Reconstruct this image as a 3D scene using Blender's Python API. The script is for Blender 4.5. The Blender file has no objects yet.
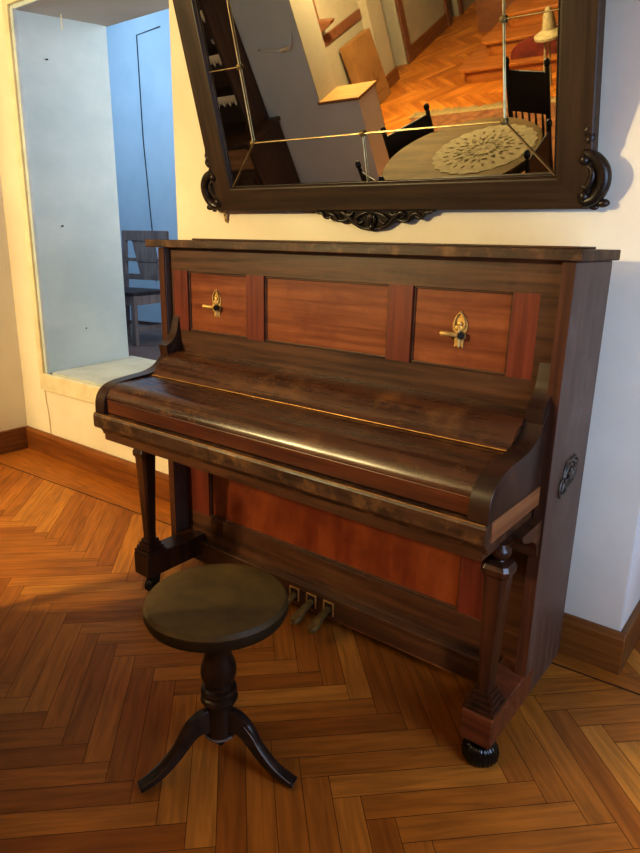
import bpy, bmesh, math, random
from mathutils import Vector, Matrix
random.seed(7)
PI = math.pi
COL = bpy.context.scene.collection

# ------------------------------------------------------------ materials
def srgb(r, g, b):
    f = lambda c: ((c/255+.055)/1.055)**2.4 if c/255 > .04045 else c/255/12.92
    return (f(r), f(g), f(b), 1)

def base_mat(name, rough=.5, metal=0.0, spec=.5):
    m = bpy.data.materials.new(name); m.use_nodes = True
    nt = m.node_tree; b = nt.nodes['Principled BSDF']
    b.inputs['Roughness'].default_value = rough
    b.inputs['Metallic'].default_value = metal
    b.inputs['Specular IOR Level'].default_value = spec
    return m, nt, b

def noise_mat(name, c1, c2, scale=(4, 4, 4), rough=.5, metal=0.0, bump=0.0, detail=6, lo=.35, hi=.65,
              rough2=None, third=None, third_scale=2.0, third_lo=.55, third_hi=.75, bscale=1.0, spec=.5, coat=0.0):
    """two colours mixed by stretched noise, optional third colour as large worn patches"""
    m, nt, b = base_mat(name, rough, metal, spec)
    N = nt.nodes; L = nt.links
    tc = N.new('ShaderNodeTexCoord'); mp = N.new('ShaderNodeMapping')
    mp.inputs['Scale'].default_value = scale
    L.new(tc.outputs['Object'], mp.inputs['Vector'])
    nz = N.new('ShaderNodeTexNoise'); nz.inputs['Scale'].default_value = 1; nz.inputs['Detail'].default_value = detail
    nz.inputs['Roughness'].default_value = .6
    L.new(mp.outputs[0], nz.inputs['Vector'])
    rp = N.new('ShaderNodeValToRGB'); e = rp.color_ramp.elements
    e[0].position = lo; e[0].color = c1; e[1].position = hi; e[1].color = c2
    L.new(nz.outputs['Fac'], rp.inputs[0])
    out = rp.outputs[0]
    if third:
        n2 = N.new('ShaderNodeTexNoise'); n2.inputs['Scale'].default_value = third_scale; n2.inputs['Detail'].default_value = 8
        n2.inputs['Roughness'].default_value = .7
        L.new(tc.outputs['Object'], n2.inputs['Vector'])
        r2 = N.new('ShaderNodeValToRGB'); e = r2.color_ramp.elements
        e[0].position = third_lo; e[0].color = (0, 0, 0, 1); e[1].position = third_hi; e[1].color = (1, 1, 1, 1)
        L.new(n2.outputs['Fac'], r2.inputs[0])
        mx = N.new('ShaderNodeMix'); mx.data_type = 'RGBA'
        L.new(r2.outputs[0], mx.inputs[0]); L.new(out, mx.inputs[6]); mx.inputs[7].default_value = third
        out = mx.outputs[2]
    L.new(out, b.inputs['Base Color'])
    if rough2 is not None:
        mr = N.new('ShaderNodeMapRange'); mr.inputs[3].default_value = rough; mr.inputs[4].default_value = rough2
        mr.inputs[1].default_value = .3; mr.inputs[2].default_value = .7
        L.new(nz.outputs['Fac'], mr.inputs[0]); L.new(mr.outputs[0], b.inputs['Roughness'])
    if bump:
        bp = N.new('ShaderNodeBump'); bp.inputs['Strength'].default_value = bump; bp.inputs['Distance'].default_value = .003*bscale
        L.new(nz.outputs['Fac'], bp.inputs['Height']); L.new(bp.outputs[0], b.inputs['Normal'])
    if coat: b.inputs['Coat Weight'].default_value = coat; b.inputs['Coat Roughness'].default_value = .25
    return m

M = {}
GX = (2.5, 45, 45); GZ = (45, 45, 2.5); GY = (45, 2.5, 45)
M['case'] = noise_mat('case_dark_wood', srgb(58, 33, 19), srgb(94, 58, 33), GX, .36, third=srgb(112, 76, 46), third_scale=3, third_lo=.55, third_hi=.9, rough2=.5, bump=.15)
M['fall'] = noise_mat('fallboard_wood', srgb(54, 30, 17), srgb(88, 52, 30), GX, .2, third=srgb(136, 96, 54), third_scale=9, third_lo=.52, third_hi=.88, rough2=.36, bump=.25, spec=.8)
M['arm'] = noise_mat('arm_wood', srgb(44, 27, 19), srgb(66, 42, 30), (9, 9, 9), .3, third=srgb(96, 66, 40), third_scale=9, third_lo=.62, third_hi=.9, spec=.7)
M['worn'] = noise_mat('worn_edge_wood', srgb(46, 26, 14), srgb(78, 48, 26), (8, 40, 40), .42, third=srgb(136, 98, 58), third_scale=18, third_lo=.5, third_hi=.8, rough2=.6, bump=.4)
M['side'] = noise_mat('side_daylit_wood', srgb(78, 55, 44), srgb(104, 82, 70), GZ, .36, third=srgb(122, 102, 92), third_scale=4, third_lo=.5, third_hi=.9, rough2=.5, bump=.1)  # grey of the bluish daylight on brown wood, put into the colour
M['red'] = noise_mat('faded_red_wood', srgb(92, 36, 19), srgb(120, 52, 29), GZ, .38, rough2=.5, third=srgb(88, 34, 18), third_scale=5, third_lo=.5, third_hi=.8, bump=.1)
M['panel'] = noise_mat('mahogany_panel', srgb(108, 52, 21), srgb(142, 80, 38), GX, .34, rough2=.48, third=srgb(104, 42, 18), third_scale=4.5, third_lo=.45, third_hi=.75, bump=.1)
M['panelz'] = noise_mat('lower_mahogany_panel', srgb(108, 44, 18), srgb(146, 74, 30), (10, 20, 3), .34, rough2=.48, third=srgb(98, 36, 16), third_scale=4.5, third_lo=.45, third_hi=.75, bump=.1)
M['rail'] = noise_mat('pale_block_wood', srgb(112, 68, 38), srgb(146, 96, 58), GY, .45, bump=.1)
M['slip'] = noise_mat('red_brown_slip', srgb(66, 30, 17), srgb(104, 58, 32), GX, .4, bump=.15, third=srgb(92, 40, 20), third_scale=6)
M['leg'] = noise_mat('leg_wood', srgb(46, 24, 15), srgb(78, 44, 26), GZ, .32, third=srgb(120, 90, 58), third_scale=12, third_lo=.68, third_hi=.9, bump=.15)
M['edgewood'] = noise_mat('front_edge_wood', srgb(62, 34, 22), srgb(92, 54, 36), GZ, .36, third=srgb(60, 30, 18), third_scale=5, bump=.1)
M['brass'] = noise_mat('brass', srgb(176, 140, 78), srgb(214, 178, 112), (60, 60, 60), .45, .4, bump=.3)
M['brassdull'] = noise_mat('dull_brass', srgb(120, 100, 60), srgb(160, 138, 84), (30, 30, 30), .45, .5)
M['hinge'] = noise_mat('piano_hinge_brass', srgb(170, 126, 66), srgb(204, 158, 92), (30, 30, 30), .35, .4)
M['black'] = noise_mat('black_glass', srgb(8, 8, 9), srgb(16, 16, 18), (20, 20, 20), .12)
M['iron'] = noise_mat('dark_iron', srgb(36, 30, 26), srgb(60, 50, 42), (40, 40, 40), .45, .6)
M['carve'] = noise_mat('carved_dark_relief', srgb(40, 32, 28), srgb(110, 96, 84), (60, 60, 60), .4, .2, bump=.3)
M['frame'] = noise_mat('mirror_frame_wood', srgb(44, 28, 14), srgb(68, 45, 24), GX, .38, rough2=.5, bump=.1)
M['framez'] = noise_mat('mirror_frame_wood_upright', srgb(44, 28, 14), srgb(68, 45, 24), GZ, .38, rough2=.5, bump=.1)
M['carvewood'] = noise_mat('carved_ornament_wood', srgb(24, 16, 11), srgb(58, 42, 30), (40, 40, 40), .35, bump=.4)
M['plate'] = noise_mat('pale_metal_plate', srgb(170, 140, 96), srgb(206, 184, 140), (40, 40, 40), .5, .2)
M['bead'] = noise_mat('mirror_bead', srgb(64, 56, 50), srgb(84, 76, 68), (30, 30, 30), .3, .6)
M['gilt'] = noise_mat('gilt_rod', srgb(190, 168, 118), srgb(225, 208, 160), (30, 30, 30), .3, .85)
M['seat'] = noise_mat('olive_leather', srgb(66, 50, 22), srgb(92, 72, 33), (9, 9, 9), .55, third=srgb(46, 35, 16), third_scale=5, bump=.15)
M['seatrim'] = noise_mat('dark_leather_edge', srgb(30, 23, 12), srgb(50, 40, 20), (9, 9, 9), .5)
M['stool'] = noise_mat('stool_dark_wood', srgb(38, 24, 17), srgb(62, 42, 31), (30, 30, 6), .3, third=srgb(150, 118, 78), third_scale=22, third_lo=.7, third_hi=.78, bump=.1)
M['stoolleg'] = noise_mat('stool_leg_wood', srgb(40, 30, 27), srgb(66, 52, 46), (30, 30, 30), .3, bump=.1)
M['edge'] = noise_mat('pale_edge', srgb(110, 108, 112), srgb(150, 146, 146), (30, 30, 30), .5)  # pale grey for painted highlights on the stool legs, and the column ring
M['wall'] = noise_mat('cream_plaster', srgb(226, 214, 194), srgb(238, 228, 210), (1.6, 1.6, 1.6), .85, bump=.08, bscale=2, spec=.2)
M['wallwhite'] = noise_mat('white_plaster', srgb(222, 220, 216), srgb(234, 232, 228), (1.6, 1.6, 1.6), .85, bump=.08, bscale=2, spec=.2)
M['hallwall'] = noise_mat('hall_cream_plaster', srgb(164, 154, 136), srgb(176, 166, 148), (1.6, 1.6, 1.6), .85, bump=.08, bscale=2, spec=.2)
M['wallgrey'] = noise_mat('grey_painted_plaster', srgb(196, 204, 214), srgb(206, 214, 224), (2, 2, 2), .8, bump=.06, spec=.2)
M['wallblue'] = noise_mat('blue_plaster', srgb(176, 198, 216), srgb(188, 208, 224), (2, 2, 2), .85, bump=.06, spec=.2)
M['reveal'] = noise_mat('reveal_plaster', srgb(196, 208, 210), srgb(214, 222, 222), (1.5, 1.5, 3), .8, bump=.1, spec=.2)
M['ceiling'] = noise_mat('ceiling_plaster', srgb(196, 188, 176), srgb(206, 198, 188), (2, 2, 2), .85, spec=.2)
M['trimpaint'] = noise_mat('cream_gloss_paint', srgb(222, 208, 176), srgb(238, 228, 202), (6, 6, 6), .45, bump=.15)
M['trimblue'] = noise_mat('pale_blue_paint', srgb(190, 200, 206), srgb(212, 220, 222), (6, 6, 6), .45, bump=.1)
M['sill'] = noise_mat('flaking_white_sill', srgb(186, 184, 172), srgb(206, 204, 192), (5, 5, 5), .6, third=srgb(160, 150, 126), third_scale=5, third_lo=.62, third_hi=.7, bump=.5)
M['base'] = noise_mat('baseboard_wood', srgb(120, 70, 26), srgb(152, 96, 40), GX, .38, rough2=.5, bump=.1, third=srgb(108, 60, 22), third_scale=3)
M['basey'] = noise_mat('baseboard_wood_side', srgb(110, 70, 36), srgb(140, 94, 50), GY, .38, rough2=.5, bump=.1)
M['gap'] = noise_mat('dark_floor_gap', srgb(52, 26, 10), srgb(66, 34, 14), (5, 5, 5), .7)
M['greywood'] = noise_mat('weathered_grey_wood', srgb(116, 104, 104), srgb(146, 132, 130), (20, 20, 4), .55)
M['greyseat'] = noise_mat('dark_seat_board', srgb(44, 38, 40), srgb(58, 50, 52), (20, 20, 4), .5)
M['floorfar'] = noise_mat('far_room_brown_floor', srgb(96, 76, 72), srgb(118, 96, 90), (1.5, 20, 20), .5)
M['wire'] = noise_mat('grey_wire', srgb(60, 72, 84), srgb(72, 84, 96), (20, 20, 20), .6)
M['tabletop'] = noise_mat('honey_tabletop', srgb(98, 76, 38), srgb(122, 98, 54), (3, 14, 14), .7, third=srgb(130, 100, 50), third_scale=3, spec=.2)
M['lace'] = noise_mat('cream_lace', srgb(140, 126, 96), srgb(166, 152, 120), (40, 40, 40), .9, bump=.3)
M['chairblack'] = noise_mat('black_chair_wood', srgb(16, 13, 11), srgb(32, 26, 20), (10, 10, 10), .4)
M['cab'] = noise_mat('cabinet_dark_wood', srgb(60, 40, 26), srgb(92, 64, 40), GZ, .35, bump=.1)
M['cabtop'] = noise_mat('cabinet_lit_top', srgb(136, 100, 60), srgb(164, 126, 80), GX, .32)  # lighter cabinet wood, its lit look put into the colour
M['card'] = noise_mat('cardboard', srgb(134, 98, 56), srgb(150, 112, 66), (5, 5, 5), .8)
M['cardmark'] = noise_mat('cardboard_print', srgb(120, 80, 40), srgb(132, 90, 46), (5, 5, 5), .8)
M['brownpaint'] = noise_mat('brown_painted_rail', srgb(116, 76, 52), srgb(134, 90, 62), (3, 20, 20), .5)
M['stair'] = noise_mat('orange_stair_wood', srgb(140, 84, 36), srgb(168, 108, 50), (3, 20, 20), .35)
M['rug'] = noise_mat('brown_rug_wool', srgb(104, 66, 40), srgb(140, 96, 60), (14, 14, 14), .95, third=srgb(110, 50, 34), third_scale=6)
M['fringe'] = noise_mat('rug_fringe', srgb(140, 120, 82), srgb(166, 146, 106), (50, 50, 50), .95, bump=.5)
M['redcloth'] = noise_mat('dark_red_cloth', srgb(84, 30, 20), srgb(120, 48, 30), (8, 8, 8), .8)
M['plastic'] = noise_mat('white_metal', srgb(214, 206, 190), srgb(230, 222, 206), (8, 8, 8), .4)

def glass_mirror():
    m, nt, b = base_mat('mirror_glass', .015, 1.0)
    tc = nt.nodes.new('ShaderNodeTexCoord'); nz = nt.nodes.new('ShaderNodeTexNoise'); nz.inputs['Scale'].default_value = 2
    nt.links.new(tc.outputs['Object'], nz.inputs['Vector'])
    rp = nt.nodes.new('ShaderNodeValToRGB'); e = rp.color_ramp.elements
    e[0].color = (.64, .64, .62, 1); e[1].color = (.68, .68, .66, 1)
    nt.links.new(nz.outputs['Fac'], rp.inputs[0]); nt.links.new(rp.outputs[0], b.inputs['Base Color'])
    return m
M['mirror'] = glass_mirror()

def floor_mat():
    m, nt, b = base_mat('herringbone_parquet', .35, 0, .35)
    N = nt.nodes; L = nt.links
    at = N.new('ShaderNodeAttribute'); at.attribute_name = 'plank'
    uv = N.new('ShaderNodeUVMap'); uv.uv_map = 'UVMap'
    mp = N.new('ShaderNodeMapping'); mp.inputs['Scale'].default_value = (5, 55, 1)
    L.new(uv.outputs[0], mp.inputs['Vector'])
    nz = N.new('ShaderNodeTexNoise'); nz.inputs['Scale'].default_value = 1; nz.inputs['Detail'].default_value = 7; nz.inputs['Distortion'].default_value = .6
    L.new(mp.outputs[0], nz.inputs['Vector'])
    r1 = N.new('ShaderNodeValToRGB'); e = r1.color_ramp.elements
    e[0].position = 0; e[0].color = srgb(168, 102, 36); e[1].position = 1; e[1].color = srgb(208, 144, 62)
    k = r1.color_ramp.elements.new(.3); k.color = srgb(182, 116, 44)
    k = r1.color_ramp.elements.new(.75); k.color = srgb(196, 128, 50)
    L.new(at.outputs['Fac'], r1.inputs[0])
    r2 = N.new('ShaderNodeValToRGB'); e = r2.color_ramp.elements
    e[0].position = .3; e[0].color = (.62, .58, .55, 1); e[1].position = .65; e[1].color = (1.08, 1.05, 1, 1)
    L.new(nz.outputs['Fac'], r2.inputs[0])
    mx = N.new('ShaderNodeMix'); mx.data_type = 'RGBA'; mx.blend_type = 'MULTIPLY'; mx.inputs[0].default_value = .8
    L.new(r1.outputs[0], mx.inputs[6]); L.new(r2.outputs[0], mx.inputs[7])
    # scuffs and dirt in large patches
    tc = N.new('ShaderNodeTexCoord'); n3 = N.new('ShaderNodeTexNoise'); n3.inputs['Scale'].default_value = 3; n3.inputs['Detail'].default_value = 8
    L.new(tc.outputs['Object'], n3.inputs['Vector'])
    r3 = N.new('ShaderNodeValToRGB'); e = r3.color_ramp.elements
    e[0].position = .3; e[0].color = (.72, .7, .68, 1); e[1].position = .6; e[1].color = (1, 1, 1, 1)
    L.new(n3.outputs['Fac'], r3.inputs[0])
    m2 = N.new('ShaderNodeMix'); m2.data_type = 'RGBA'; m2.blend_type = 'MULTIPLY'; m2.inputs[0].default_value = .7
    L.new(mx.outputs[2], m2.inputs[6]); L.new(r3.outputs[0], m2.inputs[7])
    L.new(m2.outputs[2], b.inputs['Base Color'])
    mr = N.new('ShaderNodeMapRange'); mr.inputs[3].default_value = .36; mr.inputs[4].default_value = .55
    L.new(n3.outputs['Fac'], mr.inputs[0]); L.new(mr.outputs[0], b.inputs['Roughness'])
    bp = N.new('ShaderNodeBump'); bp.inputs['Strength'].default_value = .15; bp.inputs['Distance'].default_value = .002
    L.new(nz.outputs['Fac'], bp.inputs['Height']); L.new(bp.outputs[0], b.inputs['Normal'])
    return m
M['floor'] = floor_mat()

# ------------------------------------------------------------ geometry helpers
def finish(name, bm, mat, parent=None, smooth=None, bevel=0.0, seg=2, loc=None):
    bmesh.ops.recalc_face_normals(bm, faces=bm.faces)
    me = bpy.data.meshes.new(name); bm.to_mesh(me); bm.free()
    o = bpy.data.objects.new(name, me); COL.objects.link(o)
    for m in (mat if isinstance(mat, list) else [mat]): me.materials.append(m)
    if parent: o.parent = parent
    if loc: o.location = loc
    if smooth is not None:
        for p in me.polygons: p.use_smooth = True
        me.set_sharp_from_angle(angle=math.radians(smooth))
    if bevel:
        md = o.modifiers.new('Bevel', 'BEVEL'); md.width = bevel; md.segments = seg; md.limit_method = 'ANGLE'; md.angle_limit = math.radians(40)
        md.harden_normals = False
    return o

def bx(bm, x0, x1, y0, y1, z0, z1, mat=None):
    vs = [bm.verts.new(p) for p in ((x0, y0, z0), (x1, y0, z0), (x1, y1, z0), (x0, y1, z0), (x0, y0, z1), (x1, y0, z1), (x1, y1, z1), (x0, y1, z1))]
    for f in ((0, 3, 2, 1), (4, 5, 6, 7), (0, 1, 5, 4), (1, 2, 6, 5), (2, 3, 7, 6), (3, 0, 4, 7)):
        fc = bm.faces.new([vs[i] for i in f])
        if mat is not None: fc.material_index = mat
    return vs

def hexa(bm, pts):   # 8 points, bottom 4 then top 4
    vs = [bm.verts.new(p) for p in pts]
    for f in ((0, 3, 2, 1), (4, 5, 6, 7), (0, 1, 5, 4), (1, 2, 6, 5), (2, 3, 7, 6), (3, 0, 4, 7)): bm.faces.new([vs[i] for i in f])
    return vs

def prism(bm, pts, fn, a, b):
    """closed outline pts extruded between a and b, fn(p, t) -> 3d"""
    A = [bm.verts.new(fn(p, a)) for p in pts]; B = [bm.verts.new(fn(p, b)) for p in pts]
    n = len(pts)
    for i in range(n): bm.faces.new((A[i], A[(i+1) % n], B[(i+1) % n], B[i]))
    bm.faces.new(A); bm.faces.new(list(reversed(B)))
YZ = lambda p, t: (t, p[0], p[1])
XZ = lambda p, t: (p[0], t, p[1])
XY = lambda p, t: (p[0], p[1], t)

def lathe(bm, prof, cx=0, cy=0, seg=32, flute=0, depth=0, square=False):
    rings = []
    for r, z in prof:
        ring = []
        for i in range(seg):
            a = 2*PI*i/seg
            rr = r*(1-depth*(.5+.5*math.cos(a*flute))) if flute else r
            ring.append(bm.verts.new((cx+rr*math.cos(a), cy+rr*math.sin(a), z)))
        rings.append(ring)
    for k in range(len(rings)-1):
        for i in range(seg): bm.faces.new((rings[k][i], rings[k][(i+1) % seg], rings[k+1][(i+1) % seg], rings[k+1][i]))
    bm.faces.new(rings[0]); bm.faces.new(rings[-1])

def tube(bm, pts, rad, seg=8, flat=1.0, up=None):
    P = [Vector(p) for p in pts]; n = len(P)
    R = rad if isinstance(rad, (list, tuple)) else [rad]*n
    rings = []; prev = None
    for i in range(n):
        t = (P[min(i+1, n-1)]-P[max(i-1, 0)]).normalized()
        ref = Vector(up) if up else (prev if prev else (Vector((0, 0, 1)) if abs(t.z) < .9 else Vector((1, 0, 0))))
        s = ref - t*ref.dot(t)
        if s.length < 1e-5: s = Vector((1, 0, 0))
        s.normalize(); w = t.cross(s); prev = s
        rings.append([bm.verts.new(P[i]+(s*math.cos(2*PI*k/seg)*flat+w*math.sin(2*PI*k/seg))*R[i]) for k in range(seg)])
    for i in range(n-1):
        for k in range(seg): bm.faces.new((rings[i][k], rings[i][(k+1) % seg], rings[i+1][(k+1) % seg], rings[i+1][k]))
    bm.faces.new(rings[0]); bm.faces.new(rings[-1])

def smoothpts(pts, n=6):
    """Catmull-Rom through 2d/3d points"""
    P = [Vector(p) for p in pts]; out = []
    for i in range(len(P)-1):
        a, b, c, d = P[max(i-1, 0)], P[i], P[i+1], P[min(i+2, len(P)-1)]
        for k in range(n):
            t = k/n
            out.append(.5*((2*b)+(c-a)*t+(2*a-5*b+4*c-d)*t*t+(3*b-a-3*c+d)*t**3))
    out.append(P[-1]); return out

def ball(bm, c, r, sx=1, sy=1, sz=1, u=14, v=9):
    mt = Matrix.Translation(c) @ Matrix.Diagonal((r*sx, r*sy, r*sz, 1))
    bmesh.ops.create_uvsphere(bm, u_segments=u, v_segments=v, radius=1, matrix=mt)

def part(name, fn, mat, parent, **k):
    bm = bmesh.new(); fn(bm); return finish(name, bm, mat, parent, **k)
def thing(name, label, cat, loc=(0, 0, 0), rz=0, group=None):
    o = bpy.data.objects.new(name, None); COL.objects.link(o); o.location = loc; o.rotation_euler = (0, 0, rz)
    o.empty_display_size = .1
    return tag(o, label, cat, group)
def tag(o, label, cat, group=None):
    o['label'] = label; o['category'] = cat
    if group: o['group'] = group
    return o
def struct(name, fn, mat, **k):
    o = part(name, fn, mat, None, **k); o['kind'] = 'structure'; return o
def copy_tree(o, parent=None):
    c = o.copy(); COL.objects.link(c); c.parent = parent
    for ch in list(o.children): copy_tree(ch, c)
    return c

# ------------------------------------------------------------ camera
cam = bpy.data.cameras.new('camera'); co = bpy.data.objects.new('camera', cam); COL.objects.link(co)
YAW, PIT, ROL, FOC = .6554065702547265, -.2782055059582175, .020361186342589346, 651.3347345412184
F = Vector((-math.sin(YAW)*math.cos(PIT), math.cos(YAW)*math.cos(PIT), math.sin(PIT)))
R0 = Vector((math.cos(YAW), math.sin(YAW), 0)); U0 = R0.cross(F)
R = R0*math.cos(ROL)+U0*math.sin(ROL); U = -R0*math.sin(ROL)+U0*math.cos(ROL)
co.matrix_world = Matrix(((R.x, U.x, -F.x, 1.9436), (R.y, U.y, -F.y, -1.8074), (R.z, U.z, -F.z, 1.2507), (0, 0, 0, 1)))
cam.sensor_fit = 'HORIZONTAL'; cam.sensor_width = 36; cam.lens = 36*FOC/640; cam.clip_start = .02
bpy.context.scene.camera = co

# ------------------------------------------------------------ room shell
YW = .12      # face of the piano wall
XL, XR = -1.78, 1.6175
OPL, OPR, OPZ0, OPZ1, YB = -1.495, -.33, .50, 2.315, .77
def w(name, x0, x1, y0, y1, z0, z1, mat): return struct(name, lambda bm: bx(bm, x0, x1, y0, y1, z0, z1), mat)

def front_wall(bm):
    hexa(bm, [(XL-.2, YW, 0), (OPL, YW, 0), (OPL-.17, YB, 0), (XL-.2, YB, 0), (XL-.2, YW, 2.75), (OPL, YW, 2.75), (OPL-.17, YB, 2.75), (XL-.2, YB, 2.75)]); bx(bm, OPR, XR, YW, YB, 0, 2.75)
    bx(bm, OPL-.12, OPR, YW+.001, YB, 0, OPZ0-.03); hexa(bm, [(OPL-.2, YW+.001, OPZ1), (OPR, YW+.001, OPZ1), (OPR, YB, OPZ1+.10), (OPL-.2, YB, OPZ1+.10), (OPL-.2, YW+.001, 2.75), (OPR, YW+.001, 2.75), (OPR, YB, 2.75), (OPL-.2, YB, 2.75)])
struct('wall_front', front_wall, M['wall'])
# thin skins inside the opening carry a slightly bluish colour
struct('wall_reveal_left', lambda bm: hexa(bm, [(OPL-.002, YW+.01, OPZ0), (OPL+.006, YW+.01, OPZ0), (OPL-.105, YB-.02, OPZ0), (OPL-.13, YB-.02, OPZ0),
                                         (OPL-.002, YW+.01, OPZ1), (OPL+.006, YW+.01, OPZ1), (OPL-.130, YB-.02, OPZ1+.09), (OPL-.15, YB-.02, OPZ1+.09)]), M['reveal'])
struct('ceiling_soffit', lambda bm: hexa(bm, [(OPL-.16, YW+.003, OPZ1-.006), (OPR, YW+.003, OPZ1-.006), (OPR, YB, OPZ1+.094), (OPL-.16, YB, OPZ1+.094), (OPL-.16, YW+.003, OPZ1), (OPR, YW+.003, OPZ1), (OPR, YB, OPZ1+.10), (OPL-.16, YB, OPZ1+.10)]), M['ceiling'])
struct('trim_sill', lambda bm: bx(bm, OPL-.13, OPR, YW+.02, YB+.02, OPZ0-.03, OPZ0), M['sill'], bevel=.004)
# casing round the opening, mitred members
def casing(bm):
    y0, y1 = YW-.022, YW+.002
    bx(bm, OPL-.052, OPL-.008, y0, y1, OPZ0-.085, OPZ1+.07)
    bx(bm, OPL-.012, OPR, y0, y1, OPZ1+.012, OPZ1+.07)
    bx(bm, OPL-.012, OPR, y0-.001, y1, OPZ0-.085, OPZ0-.004)
    bx(bm, OPL-.060, OPL-.052, y0+.006, y1, OPZ0-.1, OPZ1+.08)
    bx(bm, OPL-.06, OPR, y0+.004, y1, OPZ0-.103, OPZ0-.085)
struct('trim_1', casing, M['trimpaint'], bevel=.004)
struct('trim_2', lambda bm: (bx(bm, OPL-.008, OPL+.018, YW-.010, YW+.012, OPZ0-.004, OPZ1), bx(bm, OPL-.008, OPR, YW-.006, YW+.004, OPZ1-.008, OPZ1+.012)), M['trimblue'], bevel=.003)

w('wall_left', XL-.2, XL, -.55, YW, 0, 2.75, M['wallwhite'])
w('wall_left_return', -2.75, XL-.2, -.55, -.35, 0, 2.75, M['wallgrey'])
w('wall_left_recess', -2.95, -2.75, -2.6, -.35, 0, 2.75, M['wallgrey'])
# grey wall parallel to the piano wall with a low opening at its end (seen in the mirror)
GY_ = -2.40; OX0, OX1, SZ = -1.31, -.97, .82
def grey_wall(bm):
    bx(bm, -2.75, OX0, GY_-.25, GY_, 0, 2.75); bx(bm, OX0, OX1, GY_-.25, GY_, 0, SZ)
struct('wall_grey_partition', grey_wall, M['wallgrey'])
struct('wall_partition_end', lambda bm: (bx(bm, OX0, OX0+.006, GY_-.25, GY_-.001, SZ, 2.75), bx(bm, OX1-.001, OX1+.006, GY_-.25, GY_-.001, 0, SZ, 1),
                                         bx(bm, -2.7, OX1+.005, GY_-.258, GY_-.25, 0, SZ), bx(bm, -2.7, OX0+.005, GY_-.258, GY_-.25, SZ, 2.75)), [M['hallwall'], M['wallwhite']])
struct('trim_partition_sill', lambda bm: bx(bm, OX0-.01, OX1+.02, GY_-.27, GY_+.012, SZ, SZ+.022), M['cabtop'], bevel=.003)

# hall beyond the grey partition
HX = -2.36
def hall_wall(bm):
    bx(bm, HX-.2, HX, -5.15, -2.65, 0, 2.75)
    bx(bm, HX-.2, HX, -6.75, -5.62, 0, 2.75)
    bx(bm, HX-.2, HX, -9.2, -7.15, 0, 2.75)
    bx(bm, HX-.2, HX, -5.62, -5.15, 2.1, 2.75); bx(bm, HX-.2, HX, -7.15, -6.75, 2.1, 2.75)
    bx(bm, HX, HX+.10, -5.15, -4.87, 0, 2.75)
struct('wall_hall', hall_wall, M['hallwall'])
w('wall_hall_beyond_doors', HX-1.2, HX-1.1, -9.2, -4.6, 0, 2.75, M['hallwall'])
struct('trim_3', lambda bm: (bx(bm, HX-.01, HX+.03, -5.72, -5.62, 0, 2.15), bx(bm, HX-.01, HX+.03, -6.83, -6.75, 0, 2.15), bx(bm, HX-.01, HX+.03, -7.23, -7.15, 0, 2.15)), M['brownpaint'], bevel=.004)
struct('baseboard_hall', lambda bm: (bx(bm, HX, HX+.02, -6.75, -5.72, 0, .16), bx(bm, HX, HX+.02, -4.87, -2.66, 0, .16), bx(bm, HX+.10, HX+.12, -5.17, -4.85, 0, .14)), M['basey'], bevel=.003)
struct('trim_4', lambda bm: bx(bm, HX, HX+.018, -4.86, -3.4, .75, .84), M['brownpaint'], bevel=.003)
w('wall_hall_end', -3.6, 4.3, -9.3, -9.1, 0, 2.75, M['wall'])
w('wall_behind_stairs', -1.75, 4.1, -6.5, -6.3, 0, 2.75, M['brownpaint'])
w('wall_right', 4.1, 4.3, -9.1, 1.9, 0, 2.75, M['wallwhite'])
w('wall_passage', 1.6175, 4.3, 1.7, 1.9, 0, 2.75, M['wallwhite'])
struct('ceiling', lambda bm: (bx(bm, -3.6, 4.3, -9.3, .76, 2.75, 2.85), bx(bm, XR, 4.3, .76, 1.9, 2.75, 2.85)), M['ceiling'])
struct('wall_corner_reveal', lambda bm: bx(bm, XR, XR+.004, YW+.001, 1.7, 0, 2.75), M['wallwhite'])

# other room seen through the opening: raised floor, blue walls
def other(bm):
    bx(bm, -6.2, 1.6, 2.7, 2.8, .35, 3.6); bx(bm, -6.3, -6.2, .6, 2.8, .35, 3.6); bx(bm, 1.3, 1.4, .79, 2.7, .35, 3.6)
    bx(bm, -6.2, XL-.2, .67, .77, .35, 3.6)
struct('wall_back', other, M['wallblue'])
w('floor_back', -6.3, 1.4, YB+.021, 2.75, .25, .35, M['floorfar'])
w('ceiling_back', -6.3, 1.4, YB, 2.8, 3.6, 3.7, M['ceiling'])

# baseboards
BZ = .135
def bb_front(bm):
    prism(bm, [(YW, 0), (YW-.022, 0), (YW-.022, BZ-.018), (YW-.012, BZ), (YW, BZ)], YZ, XL, XR+.022)
struct('baseboard_front', bb_front, M['base'], bevel=.002)
struct('baseboard_corner', lambda bm: bx(bm, XR+.004, XR+.024, YW, 1.7, 0, BZ), M['basey'], bevel=.003)
struct('baseboard_left', lambda bm: bx(bm, XL, XL+.022, -.55, YW-.022, 0, BZ), M['basey'], bevel=.003)

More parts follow.
